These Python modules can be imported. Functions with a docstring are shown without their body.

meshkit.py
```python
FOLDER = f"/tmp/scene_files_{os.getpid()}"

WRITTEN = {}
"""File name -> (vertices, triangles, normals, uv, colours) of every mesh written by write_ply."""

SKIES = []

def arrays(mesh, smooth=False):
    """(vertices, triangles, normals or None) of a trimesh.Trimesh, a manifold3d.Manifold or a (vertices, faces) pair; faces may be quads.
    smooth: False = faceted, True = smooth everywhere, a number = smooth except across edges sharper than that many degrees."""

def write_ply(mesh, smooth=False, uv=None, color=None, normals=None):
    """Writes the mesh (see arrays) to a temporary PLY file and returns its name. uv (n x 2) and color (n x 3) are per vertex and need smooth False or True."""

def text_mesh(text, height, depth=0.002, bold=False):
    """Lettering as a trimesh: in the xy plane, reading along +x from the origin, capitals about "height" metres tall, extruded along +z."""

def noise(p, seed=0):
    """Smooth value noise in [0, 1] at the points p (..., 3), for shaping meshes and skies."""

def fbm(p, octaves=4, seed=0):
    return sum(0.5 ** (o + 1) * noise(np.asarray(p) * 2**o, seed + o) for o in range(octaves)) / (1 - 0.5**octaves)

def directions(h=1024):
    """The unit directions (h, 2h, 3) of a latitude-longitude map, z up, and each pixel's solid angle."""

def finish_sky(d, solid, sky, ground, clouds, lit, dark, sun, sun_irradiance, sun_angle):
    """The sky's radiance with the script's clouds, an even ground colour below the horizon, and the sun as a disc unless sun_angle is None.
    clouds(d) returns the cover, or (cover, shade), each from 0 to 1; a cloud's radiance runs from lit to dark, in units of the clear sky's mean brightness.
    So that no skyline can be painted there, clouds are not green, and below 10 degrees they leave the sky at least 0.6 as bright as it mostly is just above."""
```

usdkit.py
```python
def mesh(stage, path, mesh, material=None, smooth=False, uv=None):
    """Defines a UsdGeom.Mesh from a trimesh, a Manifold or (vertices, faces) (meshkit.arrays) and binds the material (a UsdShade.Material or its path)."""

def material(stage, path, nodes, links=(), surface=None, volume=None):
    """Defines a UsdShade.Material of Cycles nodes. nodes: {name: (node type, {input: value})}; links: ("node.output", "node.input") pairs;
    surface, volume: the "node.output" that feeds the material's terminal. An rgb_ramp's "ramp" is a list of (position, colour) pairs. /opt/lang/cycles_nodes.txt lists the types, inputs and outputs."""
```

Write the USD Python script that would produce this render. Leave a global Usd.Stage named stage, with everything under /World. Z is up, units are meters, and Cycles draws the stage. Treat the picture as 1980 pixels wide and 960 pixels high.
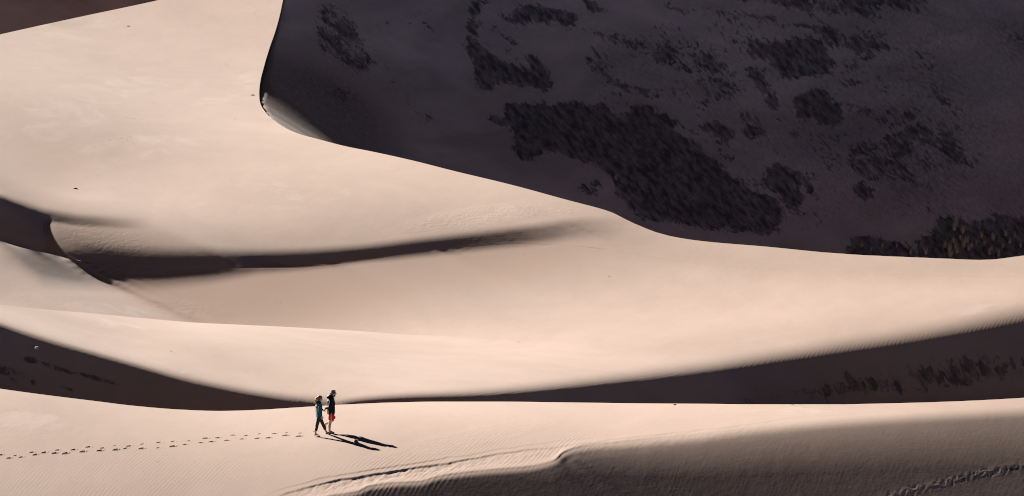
import math, random, numpy as np, usdkit, meshkit, trimesh, manifold3d
from pxr import Usd, UsdGeom, UsdLux, UsdShade, Sdf, Gf, Vt
from scipy.sparse import coo_matrix
from scipy.linalg import solveh_banded
from scipy.interpolate import RBFInterpolator, PchipInterpolator, RectBivariateSpline
from scipy.ndimage import gaussian_filter1d
from scipy.spatial import Delaunay, cKDTree
from shapely import geometry as sg, contains_xy

# ------------------------------------------------------------------ camera, sky, sun, exposure
stage = Usd.Stage.CreateInMemory()
UsdGeom.SetStageUpAxis(stage, UsdGeom.Tokens.z); UsdGeom.SetStageMetersPerUnit(stage, 1.0)
UsdGeom.Xform.Define(stage, '/World'); UsdGeom.Scope.Define(stage, '/World/Looks')
F = 11040.0                                    # focal length in photo pixels (1980 wide)
PITCH = math.radians(-6.1)
CAM = np.array([0, 0, 33.0])
SUN_AZ, SUN_EL = math.radians(36.0), math.radians(22.5)      # sun stands behind the dunes, left
SUN = np.array([-math.sin(SUN_AZ)*math.cos(SUN_EL), math.cos(SUN_AZ)*math.cos(SUN_EL), math.sin(SUN_EL)])
EXPOSURE = 2.3
SUN_I, SKY_I = 1.25, 0.05
cam = UsdGeom.Camera.Define(stage, '/World/camera')
cam.CreateHorizontalApertureAttr(36.0); cam.CreateVerticalApertureAttr(36.0*496/1024)
cam.CreateFocalLengthAttr(36.0*F/1980.0); cam.CreateClippingRangeAttr(Gf.Vec2f(1, 5000)); cam.CreateExposureAttr(EXPOSURE)
cam.AddTranslateOp().Set(Gf.Vec3d(*CAM)); cam.AddRotateXOp().Set(90.0 + math.degrees(PITCH))
usdkit.material(stage, '/World/Looks/sky_light', {'s': ('sky_texture', {'sky_type': 'single_scattering', 'sun_disc': False, 'sun_elevation': SUN_EL, 'altitude': 2500.0, 'air_density': 0.065, 'aerosol_density': 0.05, 'ozone_density': 0.0, 'sun_rotation': math.atan2(SUN[0], SUN[1])}),
    'b': ('background_shader', {'strength': SKY_I})}, [('s.color', 'b.color')], surface='b.background')
dome = UsdLux.DomeLight.Define(stage, '/World/sky')
UsdShade.MaterialBindingAPI.Apply(dome.GetPrim()).Bind(UsdShade.Material.Get(stage, '/World/Looks/sky_light'))
sun = UsdLux.DistantLight.Define(stage, '/World/sun')
sun.CreateIntensityAttr(SUN_I); sun.CreateNormalizeAttr(True); sun.CreateAngleAttr(0.53); sun.CreateColorAttr(Gf.Vec3f(1.0, 0.95, 0.885))
sun.AddRotateXYZOp().Set(Gf.Vec3f(90.0 - math.degrees(SUN_EL), 0.0, math.degrees(math.atan2(SUN[0], -SUN[1]))))

# ------------------------------------------------------------------ the lie of the dunes
def rays(px,py):
    r=(px-990)/F; u=-(py-480)/F
    return np.stack([r,math.cos(PITCH)-u*math.sin(PITCH),math.sin(PITCH)+u*math.cos(PITCH)],-1)
def curve(pts):
    p=np.array(pts,float); f=PchipInterpolator(p[:,0],p[:,1])
    x0,x1=p[0,0],p[-1,0]; s0=f.derivative()(x0); s1=f.derivative()(x1)
    def g(x):
        x=np.asarray(x,float)
        y=f(np.clip(x,x0,x1))
        return y+np.minimum(x-x0,0)*s0*.6+np.maximum(x-x1,0)*s1*.6
    return g
CA=curve([(0,752),(85,763.6),(177,775),(269,786),(354,792.6),(424,795),(495,793),(566,788.7),(608,786),(650,783.3),(700,781),(746,779),(852,777),(958,777),(1064,778),(1170,779.5),(1280,780.6),(1340,781),(1467,782),(1617,782),(1730,780),(1842,776.6),(1980,769.5)])
R1=curve([(0,589.5),(90,599),(187,607),(281,616),(375,624),(469,628.5),(562,633),(700,641),(800,648),(1000,652),(1300,640),(1600,613),(1980,574)])
R2=curve([(0,466),(45,480),(90,490),(150,503),(250,513),(350,518),(430,519.5),(487,518.5),(574,518),(637,512.5),(700,505),(760,495),(806,489),(900,478),(1000,472),(1130,478),(1300,504),(1500,522),(1980,536)])
CREST=np.array([(-300,140),(-100,91),(11,64.5),(150,34),(309,0),(420,-27),(500,-75),(570,-170),(592,-225),(585,-160),(566,-65),(547.5,0),(541,30),(534,56),(521,94),(510,131),(503,161),(501.2,180),(502,195),(508,210),(529,232.5),(566,255),(619,270.5),(667.5,283),(720,293.5),(799,311),(874,330),(994,359),(1100,388),(1180,410),(1223,431),(1288,455),(1353,466),(1478,477),(1640,492),(1722,496),(1830,500.5),(1900,503),(1980,494.5),(2100,482),(2300,470)])
def sm(x): x=np.clip(x,0,1); return x*x*(3-2*x)
def ss(x,a,b): return sm((x-a)/(b-a))
# brightness control points (px,py,linear luminance)
LA=[(100,790,.58),(100,830,.57),(400,830,.66),(400,805,.72),(640,830,.70),(800,800,.78),(1200,800,.82),(1600,792,.78),(1900,778,.70),(0,900,.50),(300,900,.54),(200,960,.48),(500,930,.54),(700,880,.58),(900,850,.68),(1100,835,.70),(-200,850,.5),(2200,775,.65),(500,1040,.5),(600,880,.66)]
LB=[(0,615,.60),(300,650,.74),(150,640,.62),(500,690,.68),(700,670,.70),(900,665,.78),(800,720,.76),(1100,690,.74),(1300,680,.68),(1200,620,.76),(1500,630,.68),(1700,625,.64),(1900,600,.64),(1900,560,.66),(1600,575,.68),(400,720,.62),(600,740,.70),(-200,560,.5),(2200,560,.62),(1000,740,.72)]
LC=[(40,505,.32),(110,522,.27),(0,500,.34),(-100,500,.4),(100,570,.42),(0,545,.40),(300,575,.37),(500,580,.38),(700,580,.46),(900,540,.46),(800,620,.62),(1000,570,.57),(1200,510,.52),(1150,470,.45),(1300,500,.57),(1300,560,.66),(1500,540,.67),(1700,530,.66),(1950,520,.66),(300,610,.38),(500,610,.41),(-200,540,.42),(2200,520,.62),(1100,620,.72),(1500,500,.62),(60,585,.50),(700,530,.40),(450,545,.38)]
LD=[(120,460,.18),(200,462,.22),(280,462,.31),(200,100,.54),(50,80,.50),(60,250,.46),(200,250,.48),(350,200,.58),(450,150,.60),(450,280,.62),(100,340,.43),(300,330,.56),(500,340,.62),(700,370,.62),(850,370,.60),(1000,385,.60),(900,410,.55),(600,420,.52),(150,385,.55),(350,455,.38),(500,450,.47),(700,440,.48),(850,430,.48),(1100,415,.52),(1200,425,.48),(300,400,.58),(400,390,.60),(100,405,.40),(250,425,.44),(-200,300,.48),(0,150,.54),(400,30,.58),(1300,462,.52),(1600,490,.6),(1950,500,.6),(600,-100,.55),(700,480,.40)]
def rbf(pts):
    p=np.array(pts,float); s=np.array([1,2.2])
    return RBFInterpolator(p[:,:2]*s/300,p[:,2],kernel='thin_plate_spline',smoothing=.05),s
_R={k:rbf(v) for k,v in dict(A=LA,B=LB,C=LC,D=LD).items()}
def base(k,px,py):
    R,s=_R[k]; return np.clip(R(np.stack([px.ravel()*s[0],py.ravel()*s[1]],-1)/300).reshape(px.shape),.15,.86)
def lerpc(pts):
    p=np.array(pts,float); return lambda x: np.interp(x,p[:,0],p[:,1])
W1=curve([(0,636),(94,668),(187,694),(283,721),(353,741),(424,757),(495,770),(566,780),(640,785)])      # half-dark line left wedge
W2=curve([(640,783),(781,774),(923,770),(1029,763),(1135,753),(1241,742),(1392,724),(1505,708),(1617,692),(1730,676),(1842,658),(1980,632)])
W2s=lerpc([(560,14),(781,22),(1029,34),(1240,42),(1600,52),(1980,64)])
DARKMIN=-.10
def band(px,py,c,up,dn,amp):
    d=py-c
    return amp*np.where(d<0,1-ss(-d,0,up),1-ss(d,0,dn))
BRINK=curve([(560,985),(640,957),(693,949),(711,940),(774,932),(810,930.5),(852,919),(947,908),(1015,902.5),(1071,890),(1089,874),(1128,861),(1205,852),(1280,843),(1340,838),(1430,826),(1580,811),(1767,798),(1980,786)])
BRs=lerpc([(600,20),(1000,26),(1128,60),(1280,80),(1430,95),(1580,105),(1767,110),(1980,120)])
def target(k,px,py):
    L=base(k,px,py)
    if k in 'BC':
        o=base('C' if k=='B' else 'B',px,py); t=ss(py-R1(px),-34,34); t=t if k=='C' else 1-t   # share of the other side
        L=L+(o-L)*t*ss(px,650,950)
    if k in 'CD':
        o=base('D' if k=='C' else 'C',px,py); t=ss(py-R2(px),-30,30); t=t if k=='D' else 1-t
        L=L+(o-L)*t*np.clip(ss(px,90,150)*(1-ss(px,420,480))+ss(px,830,900),0,1)
    if k=='B':
        w=ss(py-W1(px),-26,12)*(px<900)
        s=W2s(px); w2=ss(py-W2(px),-s*.9,s*.35)
        w2=w2*ss(px,560,720)
        dk=np.maximum(w*(1-ss(px,600,700)),w2)
        L=L*(1-dk)-.30*dk
        # bright crest line at left ridge
    if k in 'CD':
        c=curve([(20,486),(60,491),(90,498),(130,502),(200,507),(300,514),(400,512),(500,508),(600,503),(700,494),(830,478),(950,465),(1050,452),(1130,441),(1240,438)])(px)
        up=lerpc([(40,14),(90,24),(200,34),(300,36),(400,34),(500,26),(700,22),(830,22),(950,24),(1130,22)])(px)
        dn=lerpc([(30,34),(90,54),(200,52),(300,46),(400,38),(500,24),(700,16),(830,20),(950,20),(1130,26)])(px)
        amp=lerpc([(0,0),(50,.55),(85,.92),(120,1.02),(220,1.03),(300,1.05),(420,1.02),(600,1.06),(700,1.06),(800,1.03),(900,.98),(1000,.88),(1080,.62),(1150,.3),(1230,0)])(px)
        d=py-c; f=np.where(d<0,1-ss(-d,up*.25,up*1.25),1-ss(d,dn*.2,dn*1.25))*amp
        L=L*(1-np.clip(f,0,1))-.10*np.clip(f-.9,0,1)
        # left slip patch
        e=px-lerpc([(400,96),(430,88),(450,87),(470,89),(490,93)])(py)
        up2=lerpc([(0,383),(45,400),(94,418),(140,425)])(px)
        f=ss(py-up2,-16,8)*(1-ss(e,-14,14))
        if k=='C': f=f*0
        L=L*(1-f)-.10*f
        # tail streak
        a=lerpc([(85,.9),(130,.8),(180,.66),(230,.4),(290,0)])(px)*ss(px,78,92)
        cc=lerpc([(85,420),(150,430),(230,435),(300,437)])(px)
        f=a*np.where(py<cc,1-ss(cc-py,2,22),1-ss(py-cc,2,12)); L=L*(1-f)
    if k=='A':
        s=BRs(px); d=py-BRINK(px)
        f=.80*ss(d,-4,s*.25)+.2*ss(d,0,s)
        mid=lerpc([(600,.92),(1000,.92),(1100,.84),(1250,.70),(1400,.66),(1600,.64),(1980,.66)])(px)
        f=mid*ss(d,-3,lerpc([(600,14),(1100,16),(1250,24),(1980,26)])(px))+(1-mid)*np.clip(d/s,0,1)**.8
        lo=lerpc([(600,.012),(1100,.014),(1500,.02),(1980,.045)])(px)
        L=L*(1-f)+lo*f
        # left fade (no brink left of 600)
    return np.maximum(L,-.12)
K=1.85
def solve(segs, jumps, prior, anchors, iters=13, lev=.15, wv=3., wu=14., wx=45., steep=3., mu0=3e-2, verbose=0):
    """segs: list (px,py,T,W) grids bottom->top ; q unknown. jumps[i](px): ln jump between seg i-1 top and seg i bottom."""
    n=0; off=[]
    for s in segs: off.append(n); n+=s[0].size
    q=np.concatenate([p.ravel() for p in prior])
    dirs=[rays(s[0],s[1]) for s in segs]
    lin_r=[];lin_c=[];lin_v=[];lin_b=[];m=0
    def addlin(cols,coef,b):
        nonlocal m
        k=len(b); r=np.arange(m,m+k)
        for c,v in zip(cols,coef):
            lin_r.append(r);lin_c.append(c);lin_v.append(np.broadcast_to(v,(k,)))
        lin_b.append(b); m+=k
    for i,s in enumerate(segs):
        H,Wd=s[0].shape; idx=off[i]+np.arange(H*Wd).reshape(H,Wd)
        dpx=s[0][0,1]-s[0][0,0]
        a,b,c=idx[:,:-2].ravel(),idx[:,1:-1].ravel(),idx[:,2:].ravel()
        addlin((a,b,c),(wu,-2*wu,wu),np.zeros(len(a)))
        py=s[1]; h=np.abs(py[1:]-py[:-1]); h1,h2=h[:-1],h[1:]; sc=wv*3
        A1=(sc/h1).ravel();A2=(sc/h2).ravel()
        a,b,c=idx[:-2].ravel(),idx[1:-1].ravel(),idx[2:].ravel()
        addlin((a,b,c),(A1,-A1-A2,A2),np.zeros(len(a)))
        addlin((idx.ravel(),),(1e-3,),1e-3*prior[i].ravel())
        a,b,c,d=idx[:-1,:-1].ravel(),idx[:-1,1:].ravel(),idx[1:,:-1].ravel(),idx[1:,1:].ravel(); addlin((a,b,c,d),(wx,-wx,-wx,wx),np.zeros(len(a)))
        # weak first-order levelling across
        a,b=idx[:,:-1].ravel(),idx[:,1:].ravel(); addlin((a,b),(-lev,lev),np.zeros(len(a)))
    for i in range(1,len(segs)):
        a=off[i-1]+segs[i-1][0].size-segs[i-1][0].shape[1]+np.arange(segs[i-1][0].shape[1]); b=off[i]+np.arange(segs[i][0].shape[1])
        J=jumps[i](segs[i][0][0]); addlin((a,b),(-200.,200.),200.*J)
        # slope continuity where no jump
        w=sc=wv*3*(J<.004); W_=segs[i][0].shape[1]
        h1=np.abs(segs[i-1][1][-1]-segs[i-1][1][-2]); h2=np.abs(segs[i][1][1]-segs[i][1][0])
        addlin((a-W_,a,b,b+W_),(-w/h1,w/h1,w/h2,-w/h2),np.zeros(W_))
    for c,v,w in anchors: addlin((np.array([off[c[0]]+c[1]*segs[c[0]][0].shape[1]+c[2]]),),(w,),np.array([w*v]))
    Lm=coo_matrix((np.concatenate(lin_v),(np.concatenate(lin_r),np.concatenate(lin_c))),shape=(m,n)).tocsr(); Lb=np.concatenate(lin_b)
    LtL=(Lm.T@Lm).tocoo(); bw=3*segs[0][0].shape[1]+2
    keep=LtL.row>=LtL.col; Bl=np.zeros((bw+1,n)); np.add.at(Bl,(LtL.row[keep]-LtL.col[keep],LtL.col[keep]),LtL.data[keep])
    UP=np.array([0,0,1.])
    def terms(q,frozen=None,jac=False):
        """squared misfit of the shading and of too steep faces; the face areas that weigh them stay frozen while a step is tried"""
        rr=[];cc=[];vv=[];res=[];m2=0;w_=[];true=0.
        for i,s in enumerate(segs):
            H,Wd=s[0].shape; idx=off[i]+np.arange(H*Wd).reshape(H,Wd)
            P=np.exp(q[idx])[...,None]*dirs[i]
            a,b,c,d=P[:-1,:-1],P[:-1,1:],P[1:,:-1],P[1:,1:]
            U=(b+d-a-c)/2; V=(c+d-a-b)/2
            N=np.cross(U,V); L=np.linalg.norm(N,axis=-1); wt=1/L if frozen is None else frozen[i]; w_.append(wt)
            r=(N@SUN-s[2]*L)*wt; act=s[3]*np.where((s[2]<0)&(r<0),0.3,1.)
            rz=(N[...,2]-.845*L)*wt; az=np.where(rz<0,steep,0.)
            true+=((r/(L*wt))**2*act**2).sum()
            for r_,act_,dr_,t_ in ((r,act,SUN,s[2]),(rz,az,UP,.845)):
                res.append((r_*act_).ravel())
                if jac:
                    g=(dr_-(np.asarray(t_)[...,None]*np.ones_like(L)[...,None])*N/L[...,None])*(wt*act_)[...,None]
                    gU=np.cross(V,g); gV=np.cross(g,U); k=r.size; rows=np.arange(m2,m2+k); m2+=k
                    for (pt,su,sv,ix) in ((a,-.5,-.5,idx[:-1,:-1]),(b,.5,-.5,idx[:-1,1:]),(c,-.5,.5,idx[1:,:-1]),(d,.5,.5,idx[1:,1:])):
                        rr.append(rows);cc.append(ix.ravel());vv.append(((gU*su+gV*sv)*pt).sum(-1).ravel())
        R=np.concatenate(res); lr=Lm@q-Lb; C=(R**2).sum()+(lr**2).sum()
        if not jac: return C
        J=coo_matrix((np.concatenate(vv),(np.concatenate(rr),np.concatenate(cc))),shape=(m2,n)).tocsr()
        A=(J.T@J).tocoo(); kp=A.row>=A.col; B=Bl.copy()
        np.add.at(B,(A.row[kp]-A.col[kp],A.col[kp]),A.data[kp])
        return C,B,J.T@R+Lm.T@lr,w_,true
    for it in range(iters):
        C,B,gv,w_,true=terms(q,None,True)
        B[0]+=mu0*.6**it
        dq=solveh_banded(B,-gv,lower=True,overwrite_ab=True,check_finite=False)
        mx=np.abs(dq).max(); top=min(1.,.12/mx)
        tries=[(terms(q+dq*top*f,w_),f) for f in (1.,.4,.15)]; f=min(tries)[1]
        q=q+dq*top*f
        if verbose: print(it,'rms',np.sqrt(true/n).round(4),'C',C.round(3),'max dq',mx.round(4),f)
        if mx<2e-3: break
    out=[]
    for i,s in enumerate(segs): out.append(q[off[i]:off[i]+s[0].size].reshape(s[0].shape))
    return out
def grid(cols,lo,hi,n,pw=1.0):
    t=np.linspace(0,1,n)**pw; px=np.broadcast_to(cols,(n,len(cols))).copy()
    l=lo(cols); h=hi(cols); return px,l+(h-l)*t[:,None]
def cellT(k,px,py):
    cx=(px[:-1,:-1]+px[1:,1:])/2; cy=(py[:-1,:-1]+py[1:,1:]+py[1:,:-1]+py[:-1,1:])/4
    return target(k,cx,cy)/K
def lvl(c): return lambda x: 0*x + c
cols = np.arange(-300, 2281, 15.0)
ax, ay = grid(cols, lvl(1050.0), CA, 70)
pa = np.log(213.0) + .7*np.log(np.broadcast_to(rays(ax, ay)[:1, :, 2], ax.shape)/rays(ax, ay)[..., 2])
ja = int(round((640 + 300)/15)); ia = np.abs(ay[:, ja] - 838).argmin()
TA = cellT('A', ax, ay)
qa, = solve([(ax, ay, TA, np.ones_like(TA))], None, [pa], [((0, ia, ja), np.log(230.0), 300.0)])
bx, by = grid(cols, lambda x: CA(x) + 14, R1, 56); cx, cy = grid(cols, R1, R2, 40); dx, dy = grid(cols, R2, lvl(-240.0), 120, 1.25)
Ts = [cellT(k, a, b) for k, a, b in (('B', bx, by), ('C', cx, cy), ('D', dx, dy))]
Ws = [np.ones_like(t) for t in Ts]
lit_side = sg.Polygon(list(map(tuple, CREST)) + [(2300, 700), (-300, 700)])
Ws[2] = np.where(contains_xy(lit_side.buffer(8), (dx[:-1, :-1] + dx[1:, 1:])/2, (dy[:-1, :-1] + dy[1:, 1:])/2), 1.0, .03)
J1 = lambda x: np.interp(x, [-300, 0, 300, 600, 760, 860], [.10, .08, .05, .02, .005, 0])
J2 = lambda x: np.interp(x, [-300, 0, 70, 120, 460, 520, 650, 760, 840], [.050, .040, .024, 0, 0, .006, .010, .005, 0])
pb = np.log(275.0) + 0*bx; pc = np.log(297.0) + J1(cx); pd = np.log(303.0) + J1(dx) + J2(dx)
for p, y, s in ((pb, by, .0006), (pc, cy, .0004), (pd, dy, .0005)): p += (y[:1] - y)*s
anch = [((0, 0, j), np.log(275.0), 3.0) for j in range(0, len(cols), 8)]
for x, y, dep, w in [(547, 0, 413, 14), (535, 52, 409, 12), (521, 94, 404.5, 14), (510, 131, 395.5, 14), (503, 161, 389, 14), (502, 190, 384.5, 14), (508, 212, 379, 12), (529, 234, 372, 12), (566, 257, 364, 12), (640, 278, 354, 8), (720, 295, 347, 8)]:
    j = int(round((x + 300)/15)); anch.append(((2, np.abs(dy[:, j] - y).argmin(), j), np.log(dep), w))
qb, qc, qd = solve([(a, b, T, W) for (a, b), T, W in zip(((bx, by), (cx, cy), (dx, dy)), Ts, Ws)], [None, J1, J2], [pb, pc, pd], anch)

class Sheet:
    """One solved stretch of sand: depth, point and normal anywhere on it, by pixel column u and row fraction v (grid indices)."""
    def __init__(self, px, py, q):
        self.px, self.py = px, py; self.h, self.w = q.shape
        self.f = RectBivariateSpline(np.arange(self.h), np.arange(self.w), q, kx=3, ky=3)
        self.g = RectBivariateSpline(np.arange(self.h), np.arange(self.w), py, kx=1, ky=3)
    def at(self, i, j):
        px = self.px[0, 0] + j*(self.px[0, 1] - self.px[0, 0]); py = self.g.ev(i, j)
        return px, py, CAM + np.exp(self.f.ev(i, j))[..., None]*rays(px, py)
    def normal(self, i, j, e=.05):
        i0, i1, j0, j1 = np.maximum(i - e, 0), np.minimum(i + e, self.h - 1), np.maximum(j - e, 0), np.minimum(j + e, self.w - 1)
        n = np.cross(self.at(i, j1)[2] - self.at(i, j0)[2], self.at(i1, j)[2] - self.at(i0, j)[2])
        return n/np.linalg.norm(n, axis=-1, keepdims=True)
    def locate(self, px, py):
        """grid indices of a pixel"""
        j = (np.asarray(px, float) - self.px[0, 0])/(self.px[0, 1] - self.px[0, 0]); py = np.asarray(py, float)
        lo, hi = 0*j, 0*j + self.h - 1
        for _ in range(30):
            m = (lo + hi)/2; up = self.g.ev(m, j) > py; lo, hi = np.where(up, m, lo), np.where(up, hi, m)
        return (lo + hi)/2, j
    def point(self, px, py): return self.at(*self.locate(px, py))[2]

SA, SB, SC, SD = Sheet(ax, ay, qa), Sheet(bx, by, qb), Sheet(cx, cy, qc), Sheet(dx, dy, qd)

def quads(h, w, o=0):
    k = np.arange((h - 1)*w).reshape(h - 1, w)[:, :-1].ravel() + o
    return np.vstack([np.stack([k, k + 1, k + w + 1], 1), np.stack([k, k + w + 1, k + w], 1)])

def put_mesh(path, v, f, mat, n=None, attrs=None):
    m = usdkit.mesh(stage, path, (v, f), mat)
    if n is not None:
        m.CreateNormalsAttr(Vt.Vec3fArray.FromNumpy(n.astype(np.float32))); m.SetNormalsInterpolation('vertex')
    for k, a in (attrs or {}).items():
        UsdGeom.PrimvarsAPI(m).CreatePrimvar(k, Sdf.ValueTypeNames.FloatArray, 'vertex').Set(Vt.FloatArray.FromNumpy(np.asarray(a, np.float32)))
    return m.GetPrim()

def mark(p, label=None, category=None, group=None, kind=None):
    for k, v in (('label', label), ('category', category), ('group', group), ('kind', kind)):
        if v: p.SetCustomDataByKey(k, v)
    return p
# ------------------------------------------------------------------ sand materials
def mix_chain(N, L, col, steps):
    """adds mix nodes: steps = (fac output, colour)"""
    for k, (fac, c) in enumerate(steps):
        n = f'mx{k}'; N[n] = ('mix_color', {'b': c}); L += [(col, n + '.a'), (fac, n + '.fac')]; col = n + '.result'
    return col

def sand_material(name, base, base2, dark, pale, streak_deg=22.0, streak=(3.2, 1.1), ripple_deg=20.0, ripple_scale=1.0, grain=1.0):
    N = {'geo': ('geometry', {}),
         'ad': ('attribute', {'attribute': 'damp'}), 'ap': ('attribute', {'attribute': 'pale'}), 'ar': ('attribute', {'attribute': 'ripple'}), 'ao': ('attribute', {'attribute': 'rough'}), 'a2': ('attribute', {'attribute': 'stain_and_shade'}), 'st': ('math', {'math_type': 'multiply'}), 'sn': ('map_range', {'from_min': .35, 'from_max': .65, 'to_min': .0, 'to_max': .95, 'clamp': True}), 'nz': ('noise_texture', {'scale': 1.9, 'detail': 6.0, 'roughness': .7, 'distortion': .3}), 'aw': ('attribute', {'attribute': 'warm'}),
         # tone: wide wind streaks, lying along the slope
         'mt': ('mapping', {'scale': (.10, .055, .25)}), 'nt': ('noise_texture', {'scale': 1.0, 'detail': 6.0, 'roughness': .62, 'distortion': .6}),
         'rt': ('map_range', {'from_min': .32, 'from_max': .68, 'to_min': 0.0, 'to_max': 1.0, 'clamp': True}),
         'mg': ('noise_texture', {'scale': 9.0, 'detail': 4.0, 'roughness': .7}),
         # damp sand: ragged streaks that run down the slope
         'mr': ('mapping', {'rotation': (0, 0, math.radians(streak_deg))}), 'ms': ('mapping', {'scale': (streak[0], streak[1], streak[1])}),
         'nd': ('noise_texture', {'scale': 1.0, 'detail': 7.0, 'roughness': .68, 'distortion': .8}),
         'd1': ('math', {'math_type': 'multiply_add', 'value2': 1.7, 'value3': -.85}), 'd2': ('math', {'math_type': 'add'}), 'nl': ('noise_texture', {'scale': .30, 'detail': 4.0, 'roughness': .6, 'distortion': .8}), 'd3': ('math', {'math_type': 'multiply_add', 'value2': 1.5, 'value3': -.75}), 'd4': ('math', {'math_type': 'add'}),
         'dm': ('map_range', {'range_type': 'smoothstep', 'from_min': .42, 'from_max': .60, 'to_min': 0.0, 'to_max': 1.0, 'clamp': True}),
         'nv': ('noise_texture', {'scale': .8, 'detail': 5.0, 'roughness': .6}), 'vm': ('map_range', {'from_min': .36, 'from_max': .62, 'to_min': .45, 'to_max': 1.0, 'clamp': True}),
         'dmm': ('math', {'math_type': 'multiply'}),
         # pale crust
         'mp': ('mapping', {'rotation': (0, 0, math.radians(-8)), 'scale': (.30, .16, .6)}), 'np': ('noise_texture', {'scale': 1.0, 'detail': 8.0, 'roughness': .6, 'distortion': .9}),
         'p1': ('math', {'math_type': 'multiply_add', 'value2': 1.7, 'value3': -.85}), 'p2': ('math', {'math_type': 'add'}),
         'pm': ('map_range', {'range_type': 'smoothstep', 'from_min': .34, 'from_max': .80, 'to_min': 0.0, 'to_max': .62, 'clamp': True}),
         'tone': ('mix_color', {'a': base, 'b': base2}), 'gr': ('math', {'math_type': 'multiply_add', 'value2': .16, 'value3': .92}),
         'mk': ('mapping', {'scale': (.75, .28, 1.0)}), 'nk': ('noise_texture', {'scale': 1.0, 'detail': 6.0, 'roughness': .68, 'distortion': .4}), 'gk': ('math', {'math_type': 'multiply_add', 'value2': .22, 'value3': .89}), 'gg': ('math', {'math_type': 'multiply'}), 'tg': ('mix_color', {'blend_type': 'multiply', 'fac': 1.0}),
         # relief
         'mq': ('mapping', {'rotation': (0, 0, math.radians(ripple_deg))}), 'mw': ('mapping', {'scale': (1.6*ripple_scale, .5*ripple_scale, .5*ripple_scale)}),
         'na': ('noise_texture', {'scale': .55, 'detail': 3.0}), 'nb': ('map_range', {'from_min': .35, 'from_max': .62, 'to_min': .25, 'to_max': 1.0, 'clamp': True}), 'wm': ('math', {'math_type': 'multiply'}),
         'w': ('wave_texture', {'wave_type': 'bands', 'bands_direction': 'x', 'profile': 'sine', 'scale': 1.0, 'distortion': 6.5, 'detail': 3.0, 'detail_scale': .8, 'detail_roughness': .5}),
         'wa': ('math', {'math_type': 'multiply'}),
         'nr': ('noise_texture', {'scale': 2.6, 'detail': 5.0, 'roughness': .62, 'distortion': .5}), 'ra': ('math', {'math_type': 'multiply'}),
         'mm': ('mapping', {'scale': (1.4, .45, 1.0)}), 'nm': ('noise_texture', {'scale': 1.0, 'detail': 5.0, 'roughness': .6}),
         'b1': ('bump', {'strength': 1.0, 'distance': .0045}), 'b2': ('bump', {'strength': 1.0, 'distance': .06}), 'b3': ('bump', {'strength': 1.0, 'distance': .005*grain}),
         'p': ('principled_bsdf', {'roughness': .95, 'specular_ior_level': .12, 'diffuse_roughness': .15})}
    P = 'geo.position'
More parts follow.
